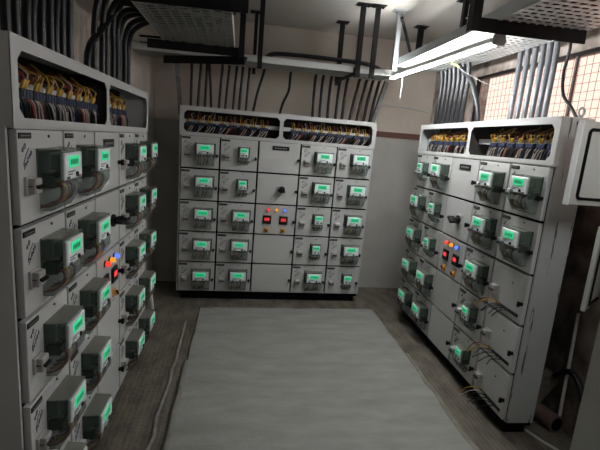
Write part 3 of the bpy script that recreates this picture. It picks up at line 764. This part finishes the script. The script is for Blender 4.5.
b = MB(); b.tube([(0.195, 0.395, 0.10), (0.195, 0.395, 0.16)], 0.012, STEEL, 8); link('hinge', b.mesh('hinge'), d)
t = empty('lower_enclosure', (2.16, 1.75, 0.95)); tag(t, 'grey lower enclosure with its narrow door ajar beside the brown pipe', 'enclosure')
b = MB(); b.box(0.0, 0.14, -0.20, 0.30, 0.0, 0.50, BOXG); link('case', b.mesh('case'), t)
b = MB(); a = Vector((-0.235, 0.255, 0.035)); c = Vector((0.02, 0.44, 0.06))
S = (c - a); S.z = 0; S.normalize(); Nn = Vector((S.y, -S.x, 0))
def slab(b, p, q, z0, z1, th, m):
    for_v = []
    for zz in (z0, z1):
        for pt, off in ((p, 0), (q, 0), (q, 1), (p, 1)): for_v.append((pt.x + Nn.x * th * off, pt.y + Nn.y * th * off, zz))
    b.raw(for_v, [(0, 1, 2, 3), (7, 6, 5, 4), (0, 4, 5, 1), (1, 5, 6, 2), (2, 6, 7, 3), (3, 7, 4, 0)], m)
slab(b, a, c, 0.065, 0.545, 0.022, BOXG); d = link('door', b.mesh('door'), t)
b = MB(); slab(b, a + S * 0.05 + Nn * 0.022, a + S * 0.068 + Nn * 0.022, 0.10, 0.50, 0.008, RUBBER); slab(b, a + S * 0.05 + Nn * 0.022, c - S * 0.05 + Nn * 0.022, 0.085, 0.10, 0.008, RUBBER)
slab(b, a + S * 0.05 + Nn * 0.022, c - S * 0.05 + Nn * 0.022, 0.50, 0.515, 0.008, RUBBER); link('gasket', b.mesh('gasket'), d)
# pale pier at the right edge of the picture
b = MB(); b.box(1.545, 2.292, 1.10, 1.50, 0.0, 1.48, PALEP, 0.01)
b.box(1.543, 2.292, 1.095, 1.502, 1.48, 1.50, PALEP)
o = link('feeder_panel', b.mesh('feeder_panel')); tag(o, 'plain pale grey floor panel cut by the right picture edge', 'panel')
# brown pipe with a collar
t = empty('soil_pipe', (2.20, 2.62, 0)); tag(t, 'thick brown vertical pipe with a collar behind the right cabinet', 'pipe')
b = MB(); b.tube(smooth([(0, 0, 0), (0, 0, 0.8), (0, 0, 1.45), (0.015, 0, 1.58), (0.06, 0, 1.63), (0.10, 0, 1.64)], 5), 0.085, RUST, 20); link('pipe_shaft', b.mesh('pipe_shaft'), t)
b = MB(); b.tube([(0, 0, 1.20), (0, 0, 1.24)], 0.097, RUST, 20); link('collar', b.mesh('collar'), t)
cable([(2.24, 2.08, 0.02), (2.25, 2.14, 0.25), (2.255, 2.22, 0.40), (2.25, 2.32, 0.45), (2.24, 2.42, 0.36)], 0.02, CABLE, 'black hose arching out of the dark corner beside the pale panel', None, 'hose', 'drain_hose')
t = empty('clay_pipe', (2.20, 2.33, 0.062)); tag(t, 'short brown clay pipe lying on the floor behind the right cabinet', 'pipe')
b = MB(); b.tube([(-0.02, 0.30, 0), (0.03, -0.02, 0)], 0.06, BRICKP, 16, r2=0.058); b.tube([(0.028, -0.005, 0), (0.031, -0.023, 0)], 0.062, BRICKP, 16); b.tube([(0.031, -0.022, 0), (0.0315, -0.025, 0)], 0.047, RUBBER, 16); link('pipe_shaft', b.mesh('pipe_shaft'), t)
b = MB(); b.bar((2.045, 2.46, 0.05), (2.26, 2.46, 0.36), 0.02, 0.16, WOOD, (0, 1, 0)); o = link('wooden_board', b.mesh('wooden_board')); tag(o, 'grey wooden board leaning behind the lower end of the right cabinet', 'board')
b = MB(); b.tube([(2.262, 2.33, 0.0), (2.262, 2.36, 0.85)], 0.011, PVC, 8); o = link('wall_pipe', b.mesh('wall_pipe')); tag(o, 'thin white pipe standing against the right wall near the clay pipe', 'pipe')
cable([(2.02, 2.33, 0.010), (2.06, 2.22, 0.009), (2.11, 2.12, 0.009), (2.12, 2.02, 0.009), (2.10, 1.85, 0.009)], 0.009, PVC, 'white cable lying on floor below the end of the right cabinet', None)
b = MB(); b.box(2.285, 2.30, 1.95, 2.16, 0.03, 0.42, PALEP)
struct('trim_5', b, 'patch of pale plaster low on the right wall')
# pale flexible pipe beyond the left cabinet
cable([(-0.80, 3.56, 0.75), (-0.74, 3.60, 0.55), (-0.71, 3.66, 0.30), (-0.73, 3.70, 0.05), (-0.74, 3.71, 0.016)], 0.022, PVC, 'pale bent pipe leaning at the far end of the left cabinet', None, 'pipe', 'plastic_pipe')

# ------------------------------------------------------------------ light, world, camera
w = bpy.data.worlds.new('World'); SC.world = w; w.use_nodes = True
bg = w.node_tree.nodes['Background']; bg.inputs['Color'].default_value = (0.93, 0.96, 1.0, 1); bg.inputs['Strength'].default_value = 0.22
sun = bpy.data.lights.new('sun', 'SUN'); sun.energy = 1.0; sun.angle = 0.02; sun.color = (1, 0.95, 0.9)
so = bpy.data.objects.new('sun', sun); COL.objects.link(so)
so.rotation_euler = Vector((0.55, 0.15, -0.80)).to_track_quat('-Z', 'Y').to_euler()
# a second tube, added out of frame to light the right side
t = empty('tube_light', (1.56, 1.28, 2.33), PI / 2); tag(t, 'second white tube light added out of frame under the right tray', 'lamp')
b = MB(); b.box(-0.37, 0.37, -0.03, 0.03, 0.05, 0.118, BATTEN); link('batten', b.mesh('batten'), t)
TUBE_ADDED = pbr('tube_glow_dim', (1, 1, 1), 0.4, emit=(0.965, 0.995, 1.0), es=20.0)
b = MB(); b.tube([(-0.35, 0, 0.015), (0.35, 0, 0.015)], 0.0165, TUBE_ADDED, 12); link('tube', b.mesh('tube'), t)
for sx in (-1, 1):
    b = MB(); b.box(sx * 0.35, sx * 0.37, -0.022, 0.022, -0.01, 0.05, ENDCAP); link('lamp_holder', b.mesh('lamp_holder'), t)

cam = bpy.data.cameras.new('camera'); co = bpy.data.objects.new('camera', cam); COL.objects.link(co)
R = Vector((0.98785977, -0.13338771, 0.07962909)); U = Vector((-0.0513852, 0.20316406, 0.97779544)); F = Vector((0.14660366, 0.97001654, -0.19384345))
M = Matrix(((R.x, U.x, -F.x), (R.y, U.y, -F.y), (R.z, U.z, -F.z)))
co.matrix_world = Matrix.Translation((0, 0, 1.8199)) @ M.to_4x4()
cam.sensor_fit = 'HORIZONTAL'; cam.sensor_width = 36.0; cam.lens = 424.835 / 600 * 36.0; cam.clip_start = 0.05
SC.camera = co
vs = SC.view_settings; vs.view_transform = 'Standard'; vs.look = 'None'; vs.gamma = 1.0; vs.use_curve_mapping = False
vs.exposure = 2.3
